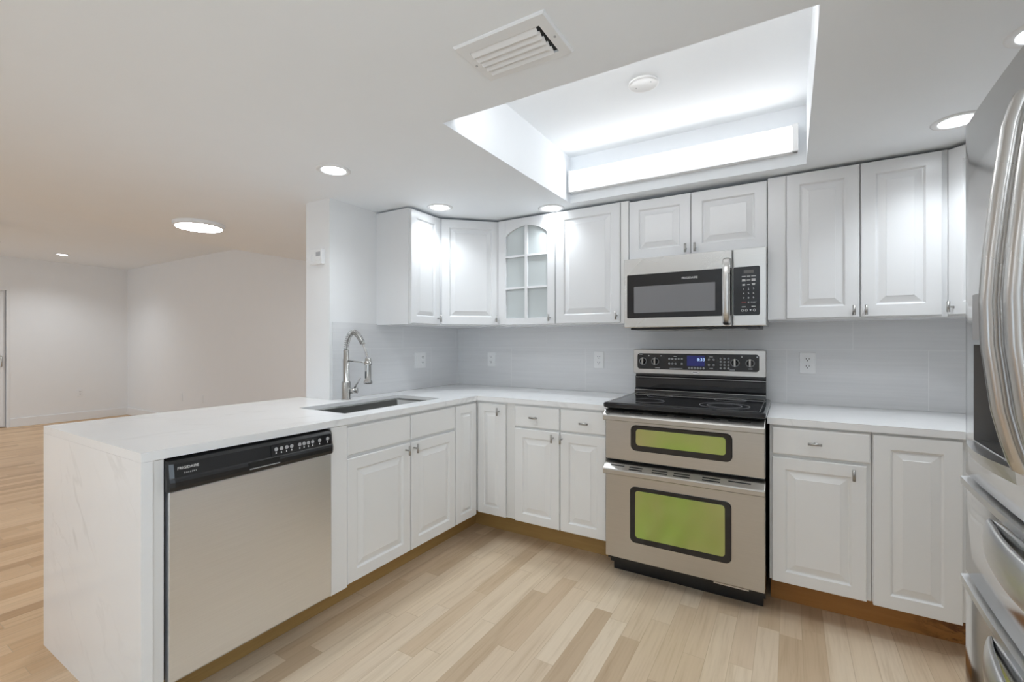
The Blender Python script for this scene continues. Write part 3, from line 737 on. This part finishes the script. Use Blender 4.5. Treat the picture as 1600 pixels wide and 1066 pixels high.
hp = [BACK.p(2.080, z, d) for z, d in ((1.360, 0.399), (1.362, 0.418), (1.372, 0.434), (1.42, 0.445), (1.48, 0.449), (1.53, 0.450), (1.60, 0.449), (1.65, 0.444), (1.690, 0.434), (1.699, 0.418), (1.700, 0.399))]
b = B(); b.tube(hp, 0.0195, 14, (1.0, 0.45), (1, 0, 0)); b.build('handle', 'steel_hd', dr)
cpn = B().fbox(BACK, 2.108, MX1, MZ0, MZ1, 0.370, 0.400).build('control_panel', 'steel_mw', t, 0.004)
fas = B().rpanel(BACK, 2.110, 2.232, 1.402, 1.655, 0.008, [(0, 0.399), (0, 0.4008), (0.001, 0.4014)], 4).build('keypad', 'bglass', cpn)
cxs = (2.158, 2.180, 2.203)
for i, s in enumerate('123456789'):
    text(BACK, cxs[i % 3], 1.539 - 0.0235 * (i // 3), 0.4014, 0.0125, s, 'ink', fas, 'digit')
text(BACK, 2.180, 1.4685, 0.4014, 0.0125, '0', 'ink', fas, 'digit')
text(BACK, 2.203, 1.4685, 0.4014, 0.0085, 'START', 'ink', fas, 'lettering')
text(BACK, 2.158, 1.4690, 0.4014, 0.0085, 'STOP', 'red', fas, 'lettering')
b = B()
for a, z, w, h in ((2.158, 1.604, .019, .003), (2.180, 1.604, .015, .003), (2.203, 1.604, .021, .003), (2.158, 1.587, .016, .004), (2.158, 1.581, .018, .004), (2.180, 1.584, .017, .003), (2.203, 1.588, .018, .004), (2.203, 1.581, .018, .004),
                   (2.158, 1.563, .013, .003), (2.158, 1.558, .013, .003), (2.180, 1.561, .013, .003), (2.203, 1.565, .015, .004), (2.203, 1.559, .013, .003), (2.158, 1.446, .018, .003), (2.203, 1.447, .018, .003)):
    b.fbox(BACK, a - w / 2, a + w / 2, z - h / 2, z + h / 2, 0.4013, 0.4018)
b.build('legend', 'ink', fas)
b = B(); b.fbox(BACK, 2.158, 2.204, 1.620, 1.636, 0.4013, 0.4017); b.build('display', 'dgrey', fas)
b = B()
for a in (2.152, 2.170, 2.207): b.lathe(BACK.p(a, 1.428, 0.4013), BACK.n, [(0.0062, 0), (0.0062, 0.0006), (0.0044, 0.0006), (0.0044, 0)], 14, False, False)
b.prism([BACK.p(2.184, 1.432, 0.4013), BACK.p(2.194, 1.432, 0.4013), BACK.p(2.189, 1.423, 0.4013)], BACK.n * 0.0006)
b.build('symbols', 'ink', fas)

# ------------------------------------------------------------------ refrigerator (faces the peninsula)
t = thing('refrigerator', (3.05, -2.165, 0), 'large stainless french door refrigerator with two freezer drawers', 'refrigerator')
FY0, FY1, FM = -2.620, -1.710, -2.165
fx = lambda y: 2.678 + 0.013 * abs((y - FM) / 0.455) ** 2.2
b = B(); b.box(2.752, 3.50, FY0 + .004, FY1 - .004, 0.03, 1.734); b.box(2.80, 3.45, FY0 + .03, FY1 - .03, 0, 0.03); b.build('case', 'dgrey', t, 0.004)
def curved(y0, y1, z0, z1, hole=None, back=2.745, r=0.012):
    ys = sorted(set([y0, y0 + .002, y0 + .005, y0 + r, y1 - r, y1 - .005, y1 - .002, y1] + [y0 + r + (y1 - y0 - 2 * r) * k / 16 for k in range(17)] + (list(hole[:2]) if hole else [])))
    zs = sorted(set([z0, z0 + .003, z1 - .003, z1] + (list(hole[2:]) if hole else [])))
    def X(y, z):
        e = max(0.0, r - min(y - y0, y1 - y)); x = fx(y) + (r - math.sqrt(max(0, r * r - e * e))) * 1.0
        if z in (z0, z1): x += 0.003
        return x
    b = B(); bm = b.bm
    fv = {(i, j): bm.verts.new((X(y, z), y, z)) for i, y in enumerate(ys) for j, z in enumerate(zs)}
    ny, nz = len(ys), len(zs)
    for i in range(ny - 1):
        for j in range(nz - 1):
            cy, cz = (ys[i] + ys[i + 1]) / 2, (zs[j] + zs[j + 1]) / 2
            if hole and hole[0] < cy < hole[1] and hole[2] < cz < hole[3]: continue
            f = bm.faces.new((fv[i, j], fv[i + 1, j], fv[i + 1, j + 1], fv[i, j + 1])); f.smooth = True
    per = [(i, 0) for i in range(ny)] + [(ny - 1, j) for j in range(1, nz)] + [(i, nz - 1) for i in range(ny - 2, -1, -1)] + [(0, j) for j in range(nz - 2, 0, -1)]
    bk = [bm.verts.new((back, ys[i], zs[j])) for i, j in per]
    for k in range(len(per)):
        k2 = (k + 1) % len(per)
        bm.faces.new((fv[per[k]], fv[per[k2]], bk[k2], bk[k]))
    bm.faces.new(bk)
    return b
HOLE = (-2.060, -1.790, 1.062, 1.258)
dl = curved(FM + 0.002, FY1, 0.976, 1.736, HOLE).build('door', 'steel_fr', t)
drr = curved(FY0, FM - 0.002, 0.976, 1.736).build('door', 'steel_fr', t)
b = B()
y0, y1, z0, z1 = HOLE
b.loft([[(fx(y) + .0005, y, z) for y, z in ((y0, z0), (y1, z0), (y1, z1), (y0, z1))], [(2.735, y, z) for y, z in ((y0 + .02, z0), (y1 - .01, z0), (y1 - .01, z1), (y0 + .02, z1))]], False, True)
dp = b.build('dispenser', 'dgrey', dl)
b = B(); ysd = [y0 + (y1 - y0) * k / 8 for k in range(9)]
b.loft([[(fx(y) - 0.002, y, 1.268), (fx(y) - 0.002, y, 1.360), (fx(y) + .003, y, 1.360), (fx(y) + .003, y, 1.268)] for y in ysd], smooth=False)
b.build('dispenser_panel', 'grey', dp)
b = B()
b.loft([[(fx(y) - 0.014 * math.sin(PI * min(1, max(0.05, (y - y0 + .03) / (y1 - y0 + .06)))) - .004, y, 1.036), (fx(y) - 0.022 * math.sin(PI * min(1, max(0.05, (y - y0 + .03) / (y1 - y0 + .06)))) - .004, y, 1.060), (fx(y) + .004, y, 1.060), (fx(y) + .002, y, 1.036)] for y in ysd])
b.build('drip_tray', 'steel_lt', dp)
for yy, par in ((-2.118, dl), (-2.212, drr)):
    k0 = [(1.640, 0.022), (1.628, -0.004), (1.59, -0.014), (1.49, -0.026), (1.395, -0.035), (1.327, -0.039), (1.258, -0.037), (1.161, -0.026), (1.114, -0.016), (1.078, -0.006), (1.066, 0.022)]
    pts = []
    for i in range(len(k0) - 1):
        for s_ in range(4):
            u_ = s_ / 4; pts.append((2.664 + k0[i][1] * (1 - u_) + k0[i + 1][1] * u_, yy, k0[i][0] * (1 - u_) + k0[i + 1][0] * u_))
    pts.append((2.664 + k0[-1][1], yy, k0[-1][0]))
    b = B(); b.tube(pts, 0.0158, 18, (1.0, 0.8), (0, 1, 0)); b.build('handle', 'steel_hd', par)
for z0, z1, hz in ((0.764, 0.966, 0.925), (0.06, 0.752, 0.708)):
    d_ = curved(FY0, FY1, z0, z1).build('freezer_drawer', 'steel_fr', t)
    b = B(); yl = [FY1 - .004 - (FY1 - FY0 - .008) * k / 20 for k in range(21)]
    b.loft([[(fx(y) - 0.007, y, z1 - 0.012), (fx(y) - 0.007, y, z1 + 0.002), (fx(y) + .02, y, z1 + 0.006), (fx(y) + .002, y, z1 - 0.012)] for y in yl])
    b.build('drawer_lip', 'steel_lt', d_)
    hp = []
    for k in range(25):
        u_ = k / 24; y = -1.895 - 0.54 * u_
        hp.append((fx(y) - 0.042 * math.sin(PI * u_) ** 0.8 + 0.004, y, hz))
    b = B(); b.tube(hp, lambda q: 0.004 + 0.020 * min(1, 4 * q, 4 * (1 - q)) ** 0.7, 16, (1.45, 0.45), (0, 0, 1)); b.build('handle', 'steel_lt', d_)

# ------------------------------------------------------------------ lights on the ceilings
def can(x, y, z, label, r=0.083, group='recessed ceiling lights'):
    t = thing('recessed_light', (x, y, z), label, 'ceiling light', group)
    b = B(); b.lathe((x, y, z), (0, 0, -1), [(r, 0), (r, 0.003), (r - 0.006, 0.006), (r * .74, 0.005), (r * .70, 0.001), (r * .70, 0.0)], 40, False, False); b.build('trim_ring', 'trim', t)
    b = B(); b.lathe((x, y, z), (0, 0, -1), [(r * .70, 0.0005), (r * .70, 0.002), (0.001, 0.0025)], 40)
    l = bpy.data.lights.new('beam', 'SPOT'); l.energy = 40 if x < -2.5 else (17.0 if x > 2 else 12.5); l.color = (0.87, 0.94, 1.0)
    l.spot_size = math.radians(140); l.spot_blend = 0.9; l.shadow_soft_size = 0.05
    lo = bpy.data.objects.new('beam', l); COL.objects.link(lo); lo.parent = t; lo.location = (0, 0, -0.012)
    b.build('lens', 'living_can' if x < -2.5 else ('can_strong' if x > 2 else 'can'), t)
can(0.400, -1.566, H, 'recessed ceiling light over the sink, nearest the white pillar')
can(0.440, -0.776, H, 'recessed ceiling light in front of the diagonal corner cabinet')
can(1.044, -0.385, H, 'recessed ceiling light in front of the glass door cabinet')
can(2.925, -0.625, H, 'recessed ceiling light in front of the corner cabinet by the refrigerator')
can(2.970, -1.225, H, 'recessed ceiling light just above the refrigerator at the photo edge')
can(-6.54, -0.757, HL, 'recessed ceiling light far off in the living room', 0.083)
can(-6.54, -2.9, HL, 'added unseen recessed living room ceiling light near the white door')  # this and the next three: unseen cans added to brighten the living room walls
can(-4.75, -3.5, HL, 'added unseen recessed living room ceiling light behind the ceiling fan')
can(-3.2, -3.2, HL, 'added unseen recessed living room ceiling light closest to the kitchen soffit')
can(-5.4, -5.0, HL, 'added unseen recessed living room ceiling light by the rear wall opening')
def disc(x, y, label):
    t = thing('disc_light', (x, y, H), label, 'ceiling light', 'round disc ceiling lights')
    b = B(); b.lathe((x, y, H), (0, 0, -1), [(0.165, 0), (0.165, 0.022), (0.160, 0.028), (0.148, 0.029)], 48, False, False); b.build('rim', 'trim', t)
    b = B(); b.lathe((x, y, H), (0, 0, -1), [(0.148, 0.0275), (0.147, 0.030), (0.001, 0.031)], 48); b.build('diffuser', 'disc_fill' if y < -3 else 'disc', t)
disc(-1.34, -1.379, 'round flush disc ceiling light beyond the peninsula')
disc(0.2, -3.75, 'added unseen round flush disc ceiling light behind the photographer, by the living room')  # this and the next two: unseen discs added to fill the kitchen with light
disc(2.5, -3.75, 'added unseen round flush disc ceiling light behind the camera, by the right wall opening')
disc(-0.2, -5.2, 'added unseen round flush disc ceiling light nearest the rear wall')
def linear(y, s, label):
    fr = F((0, y, 0), (1, 0, 0), (0, s, 0))
    t = thing('linear_light', (1.8, y, 2.185), label, 'ceiling light', 'linear lights in the ceiling tray')
    b = B(); b.fbox(fr, 1.204, 2.395, 2.190, 2.312, 0.0, 0.030); b.fbox(fr, 1.204, 2.395, 2.184, 2.196, 0.030, 0.052); b.fbox(fr, 1.204, 2.395, 2.306, 2.316, 0.030, 0.052)
    b.fbox(fr, 1.202, 1.214, 2.184, 2.316, 0.030, 0.064); b.fbox(fr, 2.372, 2.397, 2.184, 2.316, 0.030, 0.064); b.build('housing', 'trim', t, 0.002)
    b = B(); b.fbox(fr, 1.214, 2.372, 2.196, 2.306, 0.030, 0.060); b.build('diffuser', 'tube', t, 0.004)
linear(TY1, -1, 'long linear light on the tray wall above the range')
linear(TY0, 1, 'long linear light on the near wall of the ceiling tray')
t = thing('ceiling_cover', (1.806, -1.018, TZ), 'round white blank cover plate in the ceiling tray', 'cover plate')
b = B(); b.lathe((1.806, -1.018, TZ), (0, 0, -1), [(0.066, 0), (0.066, 0.007), (0.060, 0.010), (0.055, 0.008), (0.001, 0.008)], 40); b.build('plate', 'trim', t)
b = B()
for dx in (-0.035, 0.035): b.cyl((1.806 + dx, -1.018 - dx * .3, TZ - 0.008), (1.806 + dx, -1.018 - dx * .3, TZ - 0.0095), 0.003, seg=10)
b.build('screw', 'grey', t)
# air vent
t = thing('air_vent', (1.667, -1.928, H), 'white louvred air vent in the kitchen ceiling', 'vent')
vx0, vx1, vy0, vy1 = 1.518, 1.816, -2.028, -1.828
FV = F((0, 0, 0), (1, 0, 0), (0, 1, 0))
b = B()
A = [(vx0, vy0), (vx1, vy0), (vx1, vy1), (vx0, vy1)]; C = [(vx0 + .032, vy0 + .040), (vx1 - .034, vy0 + .040), (vx1 - .034, vy1 - .030), (vx0 + .032, vy1 - .030)]
b.loft([[(x, y, z) for x, y in q] for q, z in ((A, H), (A, H - 0.003), ([(x * .97 + 1.667 * .03, y * .97 - 1.928 * .03) for x, y in A], H - 0.008), (C, H - 0.008), (C, H - 0.0005))], False, False)
b.build('frame', 'trim', t)
b = B(); b.box(C[0][0], C[1][0], C[0][1], C[2][1], H - 0.001, H - 0.0003); b.build('duct', 'matte', t)
n = 5; pitch = (C[2][1] - C[0][1]) / n
for k in range(n):
    y = C[0][1] + pitch * k
    b = B(); b.prism([(C[0][0], y + 0.001, H - 0.0015), (C[0][0], y + pitch * 0.76, H - 0.0130), (C[0][0], y + pitch * 0.76, H - 0.0145), (C[0][0], y + 0.001, H - 0.0030)], (C[1][0] - C[0][0] - 0.012, 0, 0)); b.build('louvre', 'trim', t)
b = B()
for x in (vx0 + 0.014, vx1 - 0.016): b.cyl((x, -1.925, H - 0.0078), (x, -1.925, H - 0.0095), 0.004, seg=10)
b.build('screw', 'grey', t)

# ------------------------------------------------------------------ outlets and switches
def outlet(fr, a, z, label, w=0.072, h=0.116, kinds=('o',), group='wall outlets', name='wall_outlet', d0=0.0):
    t = thing(name, fr.p(a, z, d0), label, 'outlet' if 'o' in kinds else 'wall plate', group)
    B().rpanel(fr, a - w / 2, a + w / 2, z - h / 2, z + h / 2, 0.004, [(0, d0), (0, d0 + 0.004), (0.003, d0 + 0.006)], 3).build('plate', 'plate', t)
    n = len(kinds)
    for i, k in enumerate(kinds):
        c = a + (i - (n - 1) / 2) * 0.046
        if k == 'o':
            for dz in (-0.020, 0.020):
                r = B().rpanel(fr, c - 0.017, c + 0.017, z + dz - 0.0145, z + dz + 0.0145, 0.012, [(0, d0 + 0.0055), (0, d0 + 0.0075), (0.001, d0 + 0.008)], 5).build('socket', 'plate', t)
                b = B(); b.fbox(fr, c - 0.0085, c - 0.0055, z + dz - 0.001, z + dz + 0.008, d0 + 0.0078, d0 + 0.0084); b.fbox(fr, c + 0.0055, c + 0.0085, z + dz - 0.001, z + dz + 0.008, d0 + 0.0078, d0 + 0.0084)
                b.cyl(fr.p(c, z + dz - 0.007, d0 + 0.0078), fr.p(c, z + dz - 0.007, d0 + 0.0084), 0.003, seg=10); b.build('slots', 'slot', r)
        elif k == 's':
            B().rpanel(fr, c - 0.016, c + 0.016, z - 0.033, z + 0.033, 0.002, [(0, d0 + 0.0055), (0, d0 + 0.008), (0.001, d0 + 0.009)], 2).build('rocker', 'plate', t)
    return t
outlet(LEFT, -0.483, 1.128, 'white double wall plate with rocker switch and outlet, right of the faucet', 0.118, 0.116, ('s', 'o'), d0=0.008)
outlet(BACK, 0.337, 1.126, 'white wall outlet on the grey backsplash nearest the corner', d0=0.008)
outlet(BACK, 1.231, 1.139, 'white wall outlet on the grey backsplash just left of the range', d0=0.008)
outlet(BACK, 2.446, 1.146, 'white wall outlet on the grey backsplash right of the range', 0.078, 0.118, d0=0.008)
LF = F((XF, 0, 0), (0, 1, 0), (1, 0, 0))
outlet(LF, -0.301, 0.44, 'white outlet low on the far living room wall beside the door')
LS = F((0, YS, 0), (1, 0, 0), (0, -1, 0))
outlet(LS, -5.534, 0.425, 'blank white wall plate low on the living room side wall', 0.10, 0.125, ('n',), name='wall_plate', group='living room wall plates')
outlet(LS, -4.904, 0.43, 'narrow white wall plate low on the wall, nearest the pillar', 0.06, 0.115, ('n',), name='wall_plate', group='living room wall plates')
# chime/thermostat box on the pillar
PF = F((0, -1.28, 0), (1, 0, 0), (0, -1, 0))
t = thing('thermostat', (-0.10, -1.28, 1.74), 'small white thermostat box high on the white pillar', 'thermostat')
B().rpanel(PF, -0.160, -0.044, 1.738, 1.828, 0.004, [(0, 0), (0, 0.018), (0.003, 0.022)], 3).build('case', 'plate', t)
b = B()
for k in range(4): b.fbox(PF, -0.150 + k * 0.011, -0.146 + k * 0.011, 1.756, 1.802, 0.0215, 0.0235)
b.build('grille', 'plate', t)
B().fbox(PF, -0.098, -0.058, 1.786, 1.812, 0.0215, 0.0228).build('screen', 'grey', t)
b = B()
for k in range(3): b.fbox(PF, -0.098 + k * 0.014, -0.089 + k * 0.014, 1.756, 1.764, 0.0215, 0.024)
b.build('button', 'plate', t)

# ceiling fan in the living room, only one blade tip reaches into the photograph
fc = Vector((-4.84, -2.32, 2.30))
t = thing('ceiling_fan', (fc.x, fc.y, HL), 'dark ceiling fan in the living room, one blade tip in view', 'fan')
b = B(); b.cyl((fc.x, fc.y, HL), (fc.x, fc.y, 2.38), 0.012); b.lathe((fc.x, fc.y, HL), (0, 0, -1), [(0.06, 0), (0.055, 0.03), (0.012, 0.04)], 20); b.build('downrod', 'fan', t)
b = B(); b.lathe((fc.x, fc.y, 2.38), (0, 0, -1), [(0.03, 0), (0.09, 0.02), (0.10, 0.06), (0.08, 0.10), (0.02, 0.11)], 24); b.build('motor', 'fan', t)
for k in range(4):
    a = math.atan2(0.981, 0.194) + k * PI / 2
    u = Vector((math.cos(a), math.sin(a), 0)); v = Vector((-u.y, u.x, 0))
    b = B(); z = 2.315
    b.loft([[Vector((fc.x, fc.y, z)) + u * r + v * w * s + Vector((0, 0, dz + s * 0.008)) for s, dz in ((-1, 0), (1, 0), (1, .007), (-1, .007))] for r, w in ((0.08, 0.03), (0.2, 0.055), (0.56, 0.062), (0.60, 0.045))])
    b.build('blade', 'fan', t)
